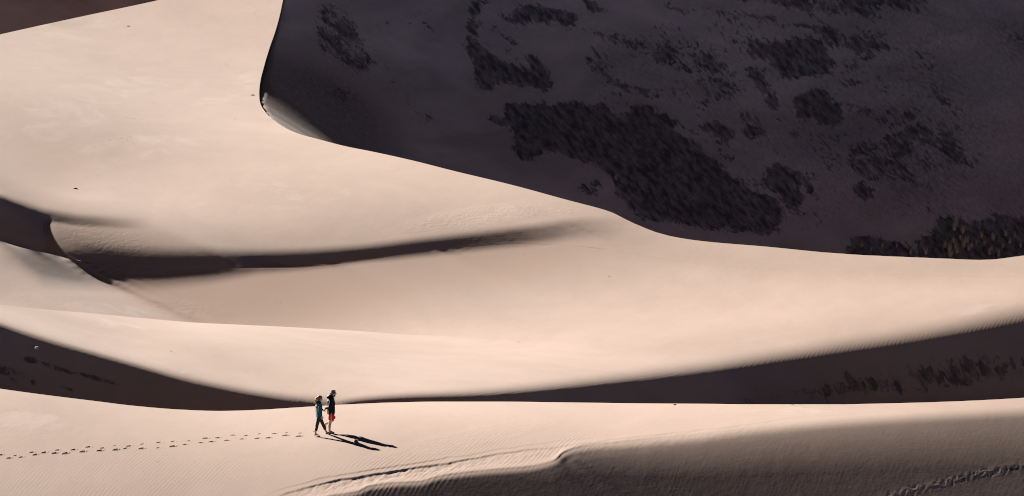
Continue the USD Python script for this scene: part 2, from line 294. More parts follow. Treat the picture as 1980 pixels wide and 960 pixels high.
    L = [(P, 'mt.vector'), ('mt.vector', 'nt.vector'), ('nt.fac', 'rt.value'), (P, 'mg.vector'), (P, 'mr.vector'), ('mr.vector', 'ms.vector'), ('ms.vector', 'nd.vector'),
         ('nd.fac', 'd1.value1'), ('d1.value', 'd2.value1'), ('ad.fac', 'd2.value2'), ('ms.vector', 'nz.vector'), ('nz.fac', 'sn.value'), ('sn.result', 'st.value1'), ('a2.fac', 'st.value2'), (P, 'nl.vector'), ('nl.fac', 'd3.value1'), ('d3.value', 'd4.value1'), ('d2.value', 'd4.value2'), ('d4.value', 'dm.value'), ('ms.vector', 'nv.vector'), ('nv.fac', 'vm.value'), ('dm.result', 'dmm.value1'), ('vm.result', 'dmm.value2'),
         (P, 'mp.vector'), ('mp.vector', 'np.vector'), ('np.fac', 'p1.value1'), ('p1.value', 'p2.value1'), ('ap.fac', 'p2.value2'), ('p2.value', 'pm.value'),
         ('rt.result', 'tone.fac'), ('mg.fac', 'gr.value1'), ('tone.result', 'tg.a'), (P, 'mk.vector'), ('mk.vector', 'nk.vector'), ('nk.fac', 'gk.value1'), ('gr.value', 'gg.value1'), ('gk.value', 'gg.value2'), ('gg.value', 'tg.b'),
         (P, 'mq.vector'), ('mq.vector', 'mw.vector'), ('mw.vector', 'w.vector'), ('w.fac', 'wa.value1'), (P, 'na.vector'), ('na.fac', 'nb.value'), ('nb.result', 'wm.value1'), ('ar.fac', 'wm.value2'), ('wm.value', 'wa.value2'), (P, 'nr.vector'), ('nr.fac', 'ra.value1'), ('ao.fac', 'ra.value2'),
         (P, 'mm.vector'), ('mm.vector', 'nm.vector'), ('wa.value', 'b1.height'), ('ra.value', 'b2.height'), ('b1.normal', 'b2.normal'), ('nm.fac', 'b3.height'), ('b2.normal', 'b3.normal'), ('b3.normal', 'p.normal')]
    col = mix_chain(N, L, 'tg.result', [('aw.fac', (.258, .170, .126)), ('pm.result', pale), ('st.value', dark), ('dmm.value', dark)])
    L.append((col, 'p.base_color'))
    return usdkit.material(stage, '/World/Looks/' + name, N, L, surface='p.BSDF')

SAND, SAND2 = (.268, .191, .151), (.232, .161, .125)
M_sand = sand_material('sand', SAND, SAND2, (.070, .054, .046), (.298, .229, .192), streak_deg=-15.0)
M_hill = sand_material('shaded_sand', (.440, .306, .244), (.275, .187, .149), (.060, .044, .038), (.32, .25, .22), streak_deg=-27.0, grain=.6)  # same sand as the dunes, with a paler base that lifts the shade

# ------------------------------------------------------------------ marks on the sand, given by the photograph's outlines
def zoomed(x0, y0, s, pts): return [(x0 + a/s, y0 + b/s) for a, b in pts]
def field(px, py, polys, soft):
    """0..1: a half on each outline, 1 well inside"""
    out = np.zeros(px.shape)
    for poly, amp in polys:
        g = sg.Polygon(poly).buffer(0); x0, y0, x1, y1 = g.bounds
        k = np.nonzero((px > x0 - soft) & (px < x1 + soft) & (py > y0 - soft) & (py < y1 + soft))[0]
        if not len(k): continue
        e = np.array(poly); a, b = e, np.roll(e, -1, 0); p = np.stack([px[k], py[k]], -1); d = np.full(len(k), 1e9)
        for u, w in zip(a, b):
            t = np.clip(((p - u)@(w - u))/max(((w - u)**2).sum(), 1e-9), 0, 1); d = np.minimum(d, np.hypot(*(p - u - t[:, None]*(w - u)).T))
        sd = np.where(contains_xy(g, p[:, 0], p[:, 1]), d, -d)
        out[k] = np.maximum(out[k], amp*np.clip(.5 + sd/(2*soft), 0, 1))
    return out
def blobs(px, py, items):
    """soft elliptical fields (x, y, rx, ry, tilt degrees, value)"""
    out = np.zeros(px.shape)
    for x, y, rx, ry, t, v in items:
        c, s = math.cos(math.radians(t)), math.sin(math.radians(t)); a, b = px - x, py - y
        out = np.maximum(out, v*(1 - ss((((a*c + b*s)/rx)**2 + ((b*c - a*s)/ry)**2)**.5, .45, 1.0)))
    return out
z1 = lambda *p: zoomed(900, 0, 3.667, p)
z2 = lambda *p: zoomed(1440, 0, 3.667, p)
z3 = lambda *p: zoomed(900, 200, 3.428, p)
z4 = lambda *p: zoomed(1440, 220, 3.311, p)
z6 = lambda *p: zoomed(480, 0, 2.667, p)
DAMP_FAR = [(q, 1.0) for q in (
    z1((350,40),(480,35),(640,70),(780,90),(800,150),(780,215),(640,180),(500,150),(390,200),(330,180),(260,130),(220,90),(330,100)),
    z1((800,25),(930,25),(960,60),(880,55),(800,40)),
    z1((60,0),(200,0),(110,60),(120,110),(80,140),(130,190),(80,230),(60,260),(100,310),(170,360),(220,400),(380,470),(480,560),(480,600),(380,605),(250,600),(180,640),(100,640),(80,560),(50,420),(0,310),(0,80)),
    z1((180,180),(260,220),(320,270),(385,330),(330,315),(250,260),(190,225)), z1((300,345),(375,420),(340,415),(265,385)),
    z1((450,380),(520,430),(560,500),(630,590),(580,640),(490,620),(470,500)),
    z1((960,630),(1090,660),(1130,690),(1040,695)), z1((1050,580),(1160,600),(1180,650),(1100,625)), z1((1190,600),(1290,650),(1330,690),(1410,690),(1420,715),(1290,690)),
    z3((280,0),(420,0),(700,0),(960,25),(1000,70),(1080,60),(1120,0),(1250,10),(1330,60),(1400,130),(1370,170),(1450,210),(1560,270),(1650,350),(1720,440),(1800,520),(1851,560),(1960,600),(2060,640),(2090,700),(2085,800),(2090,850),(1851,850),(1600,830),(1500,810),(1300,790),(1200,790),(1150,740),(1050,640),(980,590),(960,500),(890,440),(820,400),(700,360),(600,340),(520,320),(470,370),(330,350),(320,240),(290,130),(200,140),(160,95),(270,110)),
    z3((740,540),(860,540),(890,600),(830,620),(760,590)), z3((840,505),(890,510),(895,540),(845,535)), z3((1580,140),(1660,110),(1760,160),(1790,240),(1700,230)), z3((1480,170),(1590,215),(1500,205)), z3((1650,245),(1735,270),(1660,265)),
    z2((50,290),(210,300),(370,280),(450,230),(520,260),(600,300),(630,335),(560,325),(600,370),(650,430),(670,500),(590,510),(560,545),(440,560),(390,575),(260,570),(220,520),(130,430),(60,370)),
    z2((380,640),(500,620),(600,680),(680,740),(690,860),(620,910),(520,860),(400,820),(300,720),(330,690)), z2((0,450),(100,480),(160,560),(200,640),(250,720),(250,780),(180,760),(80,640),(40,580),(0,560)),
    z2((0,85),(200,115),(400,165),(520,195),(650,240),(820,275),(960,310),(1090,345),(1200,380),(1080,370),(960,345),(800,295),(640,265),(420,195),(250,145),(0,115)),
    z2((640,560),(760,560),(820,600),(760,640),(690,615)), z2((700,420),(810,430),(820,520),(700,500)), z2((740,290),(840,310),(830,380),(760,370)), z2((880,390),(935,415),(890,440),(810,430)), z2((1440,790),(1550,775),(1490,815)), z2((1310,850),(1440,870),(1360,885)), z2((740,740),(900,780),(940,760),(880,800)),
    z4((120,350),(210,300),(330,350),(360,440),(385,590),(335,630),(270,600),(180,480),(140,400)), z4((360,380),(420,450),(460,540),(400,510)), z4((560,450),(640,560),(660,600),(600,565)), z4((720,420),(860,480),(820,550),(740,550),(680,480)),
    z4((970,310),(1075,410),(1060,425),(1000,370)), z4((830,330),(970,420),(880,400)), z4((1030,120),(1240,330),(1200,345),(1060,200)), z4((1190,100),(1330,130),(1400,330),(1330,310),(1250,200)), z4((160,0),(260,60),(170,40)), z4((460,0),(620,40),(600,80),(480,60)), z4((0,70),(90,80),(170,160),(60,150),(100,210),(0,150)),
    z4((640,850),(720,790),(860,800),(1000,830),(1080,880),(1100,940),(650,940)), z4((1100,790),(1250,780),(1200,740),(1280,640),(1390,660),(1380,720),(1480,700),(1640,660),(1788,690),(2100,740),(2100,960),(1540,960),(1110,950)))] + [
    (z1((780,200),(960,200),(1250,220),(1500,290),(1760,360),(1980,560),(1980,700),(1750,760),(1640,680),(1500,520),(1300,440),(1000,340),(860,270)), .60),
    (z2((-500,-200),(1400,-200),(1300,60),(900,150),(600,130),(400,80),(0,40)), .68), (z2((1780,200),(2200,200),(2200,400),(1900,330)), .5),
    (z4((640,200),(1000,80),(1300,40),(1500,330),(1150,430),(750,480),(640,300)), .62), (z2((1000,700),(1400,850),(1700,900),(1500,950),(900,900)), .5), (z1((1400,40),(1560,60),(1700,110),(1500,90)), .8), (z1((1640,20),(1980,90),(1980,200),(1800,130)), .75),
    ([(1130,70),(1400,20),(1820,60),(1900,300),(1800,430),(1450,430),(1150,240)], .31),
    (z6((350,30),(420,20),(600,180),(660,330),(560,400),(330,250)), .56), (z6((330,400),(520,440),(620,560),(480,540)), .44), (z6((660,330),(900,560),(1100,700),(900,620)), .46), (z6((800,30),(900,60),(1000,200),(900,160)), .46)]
# ------------------------------------------------------------------ far side: the slip face of the great dune and the hill behind it
TAN = math.tan(math.radians(34.0))
_k = CREST[9:]; _t = np.linspace(0, len(_k) - 1, 800)
RIM = SD.point(*np.stack([np.interp(_t, np.arange(len(_k)), _k[:, i]) for i in (0, 1)], 0))
RIM[:, 2] = np.minimum(RIM[:, 2], gaussian_filter1d(RIM[:, 2], 14, mode='nearest'))
def slip_face(x, y):
    """sand lying at its angle of repose below the rim, rounded where the rim is low"""
    q = np.stack([x.ravel(), y.ravel()], 1); near = cKDTree(RIM[:, :2]).query(q, distance_upper_bound=34.0)[0] < 1e6
    q = q[near]; out = np.full(len(q), -1e9)
    for c in RIM:
        s0 = np.interp(c[1], [370, 402, 414], [.595, .605, TAN]); d = np.hypot(q[:, 0] - c[0], q[:, 1] - c[1])
        out = np.maximum(out, c[2] - .03 - (TAN + .02)*d + (TAN + .02 - s0)*6.0*(1 - np.exp(-d/6.0)))
    full = np.full(x.size, -1e9); full[near] = out
    return full.reshape(x.shape)
H0 = np.array([.4, 406.6, -1.8]); HG = math.tan(math.radians(33.0))*np.array([math.sin(math.radians(-13)), math.cos(math.radians(-13))])
def hill_height(x, y):
    z = H0[2] - 14.0*ss(-x, 11, 30) + HG[0]*(np.maximum(x, -9.0) - H0[0]) + HG[1]*(y - H0[1])
    p = np.stack([x*.05, y*.05, 0*x], -1); z = z + 1.6*(meshkit.fbm(p, 3, 5) - .5) + .35*(meshkit.fbm(p*5, 3, 9) - .5)
    top = 19.0 + 2.0*np.sin(x*.05)
    return -np.logaddexp(-z*1.0, -top*1.0)
gx, gy = np.meshgrid(np.arange(-95, 110.1, .36), np.arange(318, 520, .36))
zs, zh = slip_face(gx, gy), hill_height(gx, gy)
gz = np.logaddexp(zs*2.2, zh*2.2)/2.2
FLOOR = -16.0
gz = np.maximum(gz, FLOOR)
def project(P):
    d = P - CAM; f = d[..., 1]*math.cos(PITCH) + d[..., 2]*math.sin(PITCH); u = -d[..., 1]*math.sin(PITCH) + d[..., 2]*math.cos(PITCH)
    return 990 + F*d[..., 0]/f, 480 - F*u/f
V = np.stack([gx, gy, gz], -1).reshape(-1, 3)
epx, epy = project(V)
on_hill = (zh > zs).ravel()
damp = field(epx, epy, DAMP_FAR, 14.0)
stain_and_shade = .62*field(epx, epy, [(g, min(1.0, a + .25)) for g, a in DAMP_FAR], 42.0) + .42*ss(epx, 1500, 2000)*(1 - .5*ss(epy, 380, 480)) + blobs(epx, epy, [(610, 235, 230, 120, 32, .7)])  # damp halo; painted vignette to the right, streaks and shade on the slip face
h, w = gx.shape
nn = np.stack([-np.gradient(gz, axis=1)/.36, -np.gradient(gz, axis=0)/.36, np.ones_like(gz)], -1).reshape(-1, 3); nn /= np.linalg.norm(nn, axis=1, keepdims=True)
Fq = quads(h, w)
use = (V[Fq][:, :, 2] > FLOOR + .01).any(1)
mark(put_mesh('/World/far_dune_slope', V, Fq[use], M_hill, nn, {'damp': damp, 'pale': 0*damp, 'ripple': 0*damp, 'rough': .10 + .25*damp, 'warm': blobs(epx, epy, [(590, 220, 260, 160, 20, 1.0)]), 'stain_and_shade': stain_and_shade}),
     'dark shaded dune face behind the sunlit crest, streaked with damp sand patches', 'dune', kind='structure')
del V, nn

# ------------------------------------------------------------------ the sunlit dunes
def sheet_mesh(s, di, dj):
    i, j = np.meshgrid(np.append(np.arange(0, s.h - 1, di), s.h - 1), np.append(np.arange(0, s.w - 1, dj), s.w - 1), indexing='ij')
    px, py, P = s.at(i, j)
    return px, py, P, s.normal(i, j)
def marks_lit(px, py):
    """damp, pale, ripple, rough on the lit dunes"""
    q = px.ravel(), py.ravel(); sh = px.shape
    damp = blobs(*q, [(0, 715, 75, 14, 12, .5), (110, 712, 60, 7, 18, .62), (190, 733, 60, 6, 16, .62), (60, 697, 22, 9, 15, .75), (28, 735, 12, 8, 40, .55), (65, 740, 10, 8, 40, .5), (130, 752, 20, 4, 15, .5)])
    damp = np.maximum(damp, field(*q, [([(1440,770),(1560,742),(1700,715),(1850,692),(2000,668),(2150,650),(2150,700),(1990,735),(1850,752),(1700,768),(1580,777)], .50)], 22.0))
    damp = np.maximum(damp, blobs(*q, [(x, y, 7, 22, -24, .8) for x, y in ((1640,732),(1690,742),(1737,750),(1795,730),(1845,722),(1900,712),(1958,700),(1600,752))]))
    damp = np.maximum(damp, blobs(*q, [(1860, 924, 70, 9, -12, .42), (1950, 907, 50, 10, -8, .52)]))
    pale = blobs(*q, [(180,200,190,60,-14,.42), (90,250,70,40,0,.46), (250,290,200,40,-6,.42), (150,60,140,25,-12,.42), (430,170,120,50,-10,.34), (560,370,200,30,3,.3), (900,415,190,20,-8,.36),
        (250,600,260,16,4,.46), (130,470,50,16,8,.45), (200,625,180,14,4,.34), (1620,560,70,14,-10,.36), (1880,600,120,14,-8,.4), (1500,640,200,20,-8,.3), (60,815,160,26,4,.4), (300,700,90,20,12,.32), (1500,795,200,14,0,.34), (430,400,250,14,2,.36)])
    ripple = np.maximum(blobs(*q, [(800,905,300,60,-12,.9), (250,925,420,70,-6,.5), (1250,815,300,40,-4,.45), (700,330,330,60,6,.5), (560,600,700,60,2,.5), (1300,560,700,60,-6,.45), (250,180,300,160,0,.4), (300,680,300,40,8,.4)]), .05)
    b = py.ravel() - W2(q[0]); ripple = np.maximum(ripple, np.where((q[0] > 560) & (py.ravel() < CA(q[0])), np.exp(-((b + 12)/26)**2)*.32, 0))
    b = py.ravel() - BRINK(q[0]); ripple = np.maximum(ripple, np.where((q[0] > 640) & (q[0] < 1150), np.exp(-((b + 12)/18)**2)*1.2, 0))
    rough = np.maximum(blobs(*q, [(930,420,200,26,-8,.5), (240,590,280,26,4,.4), (200,460,130,34,8,.3), (1080,405,60,10,10,.4), (60,820,180,50,4,.16), (900,850,260,26,-12,.28), (150,200,200,80,-10,.12), (330,712,60,8,18,.4)]), .05)
    warm = blobs(*q, [(480,575,420,70,0,1.0), (850,520,420,60,-6,.8), (650,545,500,50,-3,.9), (200,470,130,60,8,.5), (60,330,150,90,0,.4)])  # tan sand of the hollow, with warm bounced light put into its colour
    return dict(damp=damp, pale=np.where(pale > 0, pale + .07, 0), ripple=ripple, rough=rough, warm=warm, stain_and_shade=.5*np.clip(damp*1.2, 0, 1))

# foreground dune: brink, scarp, ripple lumps and footprints are real relief on it
SCARP = curve([(520,965),(640,931),(746,912),(852,896),(909,887),(993,873),(1060,866),(1128,858),(1205,849),(1280,840),(1340,833),(1430,823),(1560,806),(1700,797),(1900,785)])
LUMPS = curve([(1640,985),(1730,957),(1800,941),(1860,926),(1900,917),(1980,904),(2100,890)])
STEPS = [(700/2.829*0 + x/2.829, 700 + y/2.829) for x, y in [(-75,522),(5,513),(85,511),(165,499),(245,497),(322,483),(403,477),(486,469),(560,471),(635,460),(710,461),(785,449),(872,443),(955,432),(1040,431),(1120,421),(1200,414),(1265,403),(1348,401),(1430,391),(1505,390),(1578,385),(1652,389),(1725,381),
    (-40,541),(40,531),(120,518),(200,511),(290,502),(365,497),(455,492),(545,487),(625,478),(695,476),(783,471),(857,469),(938,460),(1010,455),(1090,445),(1165,437),(1245,429),(1318,425),(1403,418),(1475,413),(1560,405),(1640,406)]]
def relief(px, py, P):
    """height added to the foreground"""
    n1 = meshkit.fbm(P*np.array([1.2, 1.2, 0]), 3, 21) - .5; n2 = meshkit.fbm(P*np.array([5., 3., 0]), 3, 22) - .5
    d = py - SCARP(px) - 5*n1
    a = lerpc([(500,0),(640,.75),(760,1),(900,.6),(1000,.38),(1120,.2),(1280,.26),(1420,.2),(1560,.1),(1700,0)])(px)
    h = -.075*a*ss(d, -1.5, 2.0)*(1 - ss(d, 4, 34))*(1 + .8*n2)
    d2 = py - SCARP(px) + 9 - 8*n1; h = h - .022*a*ss(d2, -1, 1.5)*(1 - ss(d2, 3, 16))*(px < 1150)
    b = py - BRINK(px) - 2*n1
    a = lerpc([(600,.5),(690,1),(1000,.9),(1090,1.3),(1150,.9),(1300,.5),(1500,.2),(1700,0)])(px)
    a = a*(.35 + 1.3*meshkit.fbm(P*np.array([.9, .9, 0]), 3, 44))
    h = h + .026*a*np.where(b < 0, np.exp(-(b/7.0)**2), np.exp(-(b/2.6)**2))
    c = py - LUMPS(px); band = np.exp(-(c/8.0)**2)*ss(px, 1640, 1740)
    q = P*np.array([6.5, 3.4, 0]); lump = 1 - 2*np.abs(meshkit.noise(q + 1.6*meshkit.noise(q*.7, 3)[..., None], 31) - .5)
    h = h + band*.014*(lump - .6)
    return h
def dents(P):
    h = np.zeros(P.shape[:-1]); rng = random.Random(4)
    for k, (x, y) in enumerate(STEPS):
        c = FOOT[k] + np.array([rng.uniform(-.07, .07), rng.uniform(-.10, .10), 0]); dep = rng.uniform(.18, .68)*(.6 if k < 24 else 1.0); rot = rng.uniform(-.15, .15) + .05; s = rng.uniform(.72, 1.05)
        a, b = P[..., 0] - c[0], P[..., 1] - c[1]
        near = (np.abs(a) < .6) & (np.abs(b) < .6)
        u, v = (a[near]*math.cos(rot) + b[near]*math.sin(rot))/(.11*s), (b[near]*math.cos(rot) - a[near]*math.sin(rot))/(.070*s)
        v = v*(1 + .35*np.clip(-u, -.6, .6)); r = np.sqrt(u*u + v*v)
        h[near] += dep*(-.085*(1 - ss(r, .55, 1.15)) + .022*np.exp(-((r - 1.35)/.28)**2) + .012*np.exp(-((u - 1.3)/.4)**2 - v*v))
    return h
FOOT = SA.point(*np.array(STEPS).T)
px, py, P, n = sheet_mesh(SA, .25, .125)
P = P.copy(); P[..., 2] += relief(px, py, P)
h, w = px.shape; Fq = quads(h, w).reshape(2, h - 1, w - 1, 3); cut = np.zeros((h - 1, w - 1), bool)
parts = []
for blk in range(-60, 660, 80):
    c0, c1 = int((blk + 300)/1.875), int((blk + 380)/1.875)
    ys = [y for x, y in STEPS if blk - 14 < x < blk + 94]
    if not ys: continue
    col = py[:, (c0 + c1)//2]
    r0, r1 = np.searchsorted(-col, -(max(ys) + 7)), np.searchsorted(-col, -(min(ys) - 6))
    cut[r0:r1, c0:c1] = True
    i, j = np.meshgrid(np.linspace(r0*.25, r1*.25, (r1 - r0)*6 + 1), np.linspace(c0*.125, c1*.125, (c1 - c0)*2 + 1), indexing='ij')
    a, b, Q = SA.at(i, j); Q = Q.copy(); Q[..., 2] += relief(a, b, Q); Q[..., 2] += dents(Q); parts.append((a, b, Q))
# the hidden back of the foreground dune, down to the foot of the next
B0 = SB.at(np.zeros(w), np.arange(w)*.125)[2]
t = np.linspace(0, 1, 9)[1:, None, None]
back = P[-1]*(1 - t) + (B0 + np.array([0, .6, .15]))*t + np.array([0, 0, -1.6])*(t*(1 - t))*4
parts.append((np.broadcast_to(px[-1], back.shape[:2]), np.broadcast_to(py[-1] + 3, back.shape[:2]), back))
VV, FF, AX, AY, o = [P.reshape(-1, 3)], [Fq[:, ~cut].reshape(-1, 3)], [px.ravel()], [py.ravel()], h*w
for a, b, Q in parts[:-1]:
    VV.append(Q.reshape(-1, 3)); FF.append(quads(*a.shape, o)); AX.append(a.ravel()); AY.append(b.ravel()); o += a.size
VV.append(np.concatenate([P[-1:], parts[-1][2]]).reshape(-1, 3)); FF.append(quads(9, w, o)); AX.append(np.tile(px[-1], 9)); AY.append(np.tile(py[-1], 9))
VV, FF, AX, AY = np.vstack(VV), np.vstack(FF), np.concatenate(AX), np.concatenate(AY)
_, _, nrm = meshkit.arrays((VV, FF), True)
used = np.zeros(len(VV), bool); used[FF.ravel()] = True; ren = np.cumsum(used) - 1
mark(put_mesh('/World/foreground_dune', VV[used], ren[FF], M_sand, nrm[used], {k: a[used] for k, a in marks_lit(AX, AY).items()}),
     'sunlit foreground dune with a rippled brink, crossed by a line of footprints', 'dune', kind='structure')

# middle dunes: three solved stretches, each hidden dip between them sagging below the line of sight
def link(s0, s1, w, sag):
    j = np.linspace(0, s0.w - 1, w); a, b = s0.at(j*0 + s0.h - 1, j)[2], s1.at(j*0, j)[2]; t = np.linspace(0, 1, 7)[:, None, None]
    gap = np.linalg.norm(b - a, axis=1)[None, :, None]
    return np.concatenate([a[None]*(1 - t) + b[None]*t + np.array([0, 0, -1.0])*4*t*(1 - t)*np.minimum(gap*sag, .9)])
def add(lst, px, py, P, n):
    o = sum(len(x[0]) for x in lst); lst.append((P.reshape(-1, 3), quads(*P.shape[:2], o), n.reshape(-1, 3), px.ravel(), py.ravel()))
rowsB, rowsC = [], []
for s, lst in ((SB, rowsB), (SC, rowsC)):
    px, py, P, n = sheet_mesh(s, .5, .2); add(lst, px, py, P, n)
up = np.array([0, 0, 1.0])
for s0, s1, lst in ((SB, SC, rowsB), (SC, SD, rowsC)):
    K = link(s0, s1, 641, .05); j = np.linspace(0, s0.w - 1, 641); add(lst, np.tile(s0.at(j*0 + s0.h - 1, j)[0], (7, 1)), np.tile(s0.at(j*0 + s0.h - 1, j)[1], (7, 1)), K, np.broadcast_to(up, K.shape))
for name, lst, label in (('middle_dune', rowsB, 'pale middle dune between the walkers and the dark band, shaded at both ends'), ('hollow', rowsC, 'warm tan hollow below the long dark band of shade')):
    v, f, n, a, b = (np.concatenate([x[k] for x in lst]) for k in range(5))
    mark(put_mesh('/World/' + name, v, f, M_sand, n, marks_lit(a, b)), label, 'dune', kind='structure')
# the great dune: cut along its crest
i, j = np.meshgrid(np.append(np.arange(0, SD.h - 1, .6), SD.h - 1), np.arange(0, SD.w - .99, .25), indexing='ij')
px, py, _ = SD.at(i, j)
_k = np.concatenate([[0], np.cumsum(np.hypot(*np.diff(CREST, axis=0).T))]); rim_at = np.arange(0, _k[-1], 2.0)
rim = np.stack([PchipInterpolator(_k, CREST[:, q])(rim_at) for q in (0, 1)], 1); rim = rim[(rim[:, 0] > -299) & (rim[:, 0] < 2259)]
side = sg.Polygon(list(map(tuple, rim)) + [(2259, 900), (-299, 900)]).buffer(0)
inner = contains_xy(side.buffer(-1.6), px.ravel(), py.ravel())
bi, bj = SD.locate(rim[:, 0], rim[:, 1])
ii, jj = np.concatenate([i.ravel()[inner], bi]), np.concatenate([j.ravel()[inner], bj])
a, b, P = SD.at(ii, jj); n = SD.normal(ii, jj)
tri = Delaunay(np.stack([a, b*2.0], 1)).simplices
keep = contains_xy(side.buffer(.3), a[tri].mean(1), b[tri].mean(1)) & (b[tri].mean(1) < R2(a[tri].mean(1)) + .3); tri = tri[keep]
flip = np.einsum('ij,ij->i', np.cross(P[tri[:, 1]] - P[tri[:, 0]], P[tri[:, 2]] - P[tri[:, 0]]), n[tri[:, 0]]) < 0
tri[flip] = tri[flip][:, ::-1]
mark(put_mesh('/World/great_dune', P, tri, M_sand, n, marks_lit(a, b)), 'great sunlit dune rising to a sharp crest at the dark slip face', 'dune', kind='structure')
# the low ground that the dunes stand on
gv = np.array([(-3000, -400, -24.0), (3000, -400, -24.0), (3000, 4000, -24.0), (-3000, 4000, -24.0)])
mark(put_mesh('/World/sand_plain', gv, np.array([(0, 1, 2), (0, 2, 3)]), M_sand, None, {k: np.zeros(4) for k in ('damp', 'pale', 'ripple', 'rough', 'warm', 'stain_and_shade')}), kind='structure')
# ------------------------------------------------------------------ the two walkers
def plain(name, color, rough=.85, spec=.2, translucent=0.0, grain=0.0):
    N = {'geo': ('geometry', {}), 'n': ('noise_texture', {'scale': 22.0, 'detail': 4.0}), 'g': ('map_range', {'from_min': .3, 'from_max': .7, 'to_min': .78, 'to_max': 1.16, 'clamp': True}),
         'm': ('mix_color', {'blend_type': 'multiply', 'fac': 1.0, 'a': color, 'use_clamp': False}), 'p': ('principled_bsdf', {'roughness': rough, 'specular_ior_level': spec})}
    L = [('geo.position', 'n.vector'), ('n.fac', 'g.value'), ('g.result', 'm.b'), ('m.result', 'p.base_color')]; out = 'p.BSDF'
    if translucent:
        N['t'] = ('translucent_bsdf', {}); N['x'] = ('mix_closure', {'fac': translucent}); L += [('m.result', 't.color'), ('p.BSDF', 'x.closure1'), ('t.BSDF', 'x.closure2')]; out = 'x.closure'
    return usdkit.material(stage, '/World/Looks/' + name, N, L, surface=out)
MF = manifold3d.Manifold
def ball(p, r, n=18): return MF.sphere(r, n).translate(tuple(map(float, p)))
def bone(a, b, ra, rb): return MF.batch_hull([ball(a, ra), ball(b, rb)])
def hull(*pr): return MF.batch_hull([ball(p, r) for p, r in pr])
def union(parts): return MF.batch_boolean(parts, manifold3d.OpType.Add)
def soft(m, step, it=8, fold=None):
    q = m.refine_to_length(step).to_mesh(); t = trimesh.Trimesh(np.array(q.vert_properties)[:, :3], np.array(q.tri_verts), process=True)
    trimesh.smoothing.filter_taubin(t, lamb=.5, nu=.52, iterations=it)
    if fold: t.vertices = t.vertices + t.vertex_normals*fold(t.vertices)[:, None]
    return t
def solid(t): return MF(manifold3d.Mesh(np.asarray(t.vertices, np.float32), np.asarray(t.faces, np.uint32)))
V3 = lambda *a: np.array(a, float)
def hand(wrist, along, back, side, curl=(.35, .5, .5)):
    """palm, four fingers of unequal length and a thumb. along: wrist to fingertips; back: out of the back of the hand; side: towards the thumb"""
    wrist = V3(*wrist); a = V3(*along)/np.linalg.norm(along); s = V3(*side); s = s - a*(s@a); s /= np.linalg.norm(s); k = np.cross(a, s); k = k*np.sign(k@V3(*back))
    at = lambda x, y, z: wrist + a*x + s*y + k*z
    parts = [MF.batch_hull([ball(at(.0, .017, 0), .017), ball(at(.0, -.017, 0), .017), ball(at(.082, .03, 0), .011), ball(at(.076, -.032, 0), .011), ball(at(.04, .03, -.006), .013)])]
    for y, ln, base in ((.029, .068, .082), (.010, .076, .086), (-.011, .070, .083), (-.031, .054, .077)):
        p, ang = at(base - .012, y, 0), 0.0
        for j, (f, r0, r1) in enumerate(((.45, .0105, .0095), (.31, .0095, .0086), (.24, .0086, .0072))):
            ang += curl[j]; q = p + (a*math.cos(ang) - k*math.sin(ang))*ln*f; parts.append(bone(p, q, r0, r1)); p = q
    p = at(.022, .028, -.006)
    for d, r0, r1 in (((.5, .75, -.35), .0135, .0115), ((.8, .45, -.4), .0112, .0100), ((.92, .1, -.38), .0098, .0080)):
        q = p + (a*d[0] + s*d[1] + k*d[2])*.036; parts.append(bone(p, q, r0, r1)); p = q
    return soft(union(parts), .004, 3)
def foot(ankle, heel, toe, r=1.0):
    ankle, heel, toe = V3(*ankle), V3(*heel), V3(*toe); d = toe - heel; up = ankle - heel; up = up - d*(up@d)/(d@d); up /= np.linalg.norm(up); d = d/np.linalg.norm(d); s = np.cross(up, d); L = np.linalg.norm(toe - heel)
    parts = [MF.batch_hull([ball(ankle, .036*r), ball(heel + up*.034 + d*.01, .034*r), ball(heel + d*L*.45 + up*.040, .030*r)]),
             MF.batch_hull([ball(heel + up*.03, .030*r), ball(heel + d*L*.72 + s*.026 + up*.020, .020*r), ball(heel + d*L*.68 - s*.028 + up*.019, .019*r), ball(ankle - up*.01 + d*.02, .03*r)])]
    for y, l, q in ((.030, 1.0, .0125), (.012, .985, .0095), (-.003, .95, .009), (-.017, .91, .0085), (-.030, .86, .008)):
        parts.append(bone(heel + d*L*.70 + s*y + up*.014, heel + d*(L*l - .01) + s*y + up*.010, q + .002, q))
    return union(parts)
def head(c, fwd, up, k=1.0):
    """skull, jaw, nose, brow, lips, ears around the head's centre"""
    c, f, u = V3(*c), V3(*fwd)/np.linalg.norm(fwd), V3(*up); u = u - f*(u@f); u /= np.linalg.norm(u); s = np.cross(u, f)
    at = lambda x, y, z: c + (f*x + s*y + u*z)*k
    p = [hull((at(-.022, 0, .030), .088*k), (at(.022, 0, .034), .074*k)), hull((at(.040, 0, .01), .058*k), (at(.048, 0, -.062), .034*k), (at(.000, .032, -.045), .034*k), (at(.000, -.032, -.045), .034*k)),
         hull((at(.070, 0, -.090), .018*k), (at(.040, 0, -.06), .036*k)), hull((at(.092, 0, .018), .008*k), (at(.116, 0, -.018), .0095*k), (at(.094, .012, -.024), .008*k), (at(.094, -.012, -.024), .008*k)),
         hull((at(.088, .026, .030), .010*k), (at(.088, -.026, .030), .010*k)), hull((at(.088, .016, -.050), .0085*k), (at(.088, -.016, -.050), .0085*k), (at(.096, 0, -.049), .0085*k)), hull((at(.086, .013, -.061), .0085*k), (at(.086, -.013, -.061), .0085*k), (at(.092, 0, -.061), .008*k)),
         hull((at(.072, .036, -.016), .018*k), (at(.072, -.036, -.016), .018*k))]
    for y in (-1, 1): p.append(hull((at(-.008, y*.080, .014), .013*k), (at(-.004, y*.080, -.016), .010*k), (at(-.018, y*.086, .006), .010*k)))
    return union(p), at
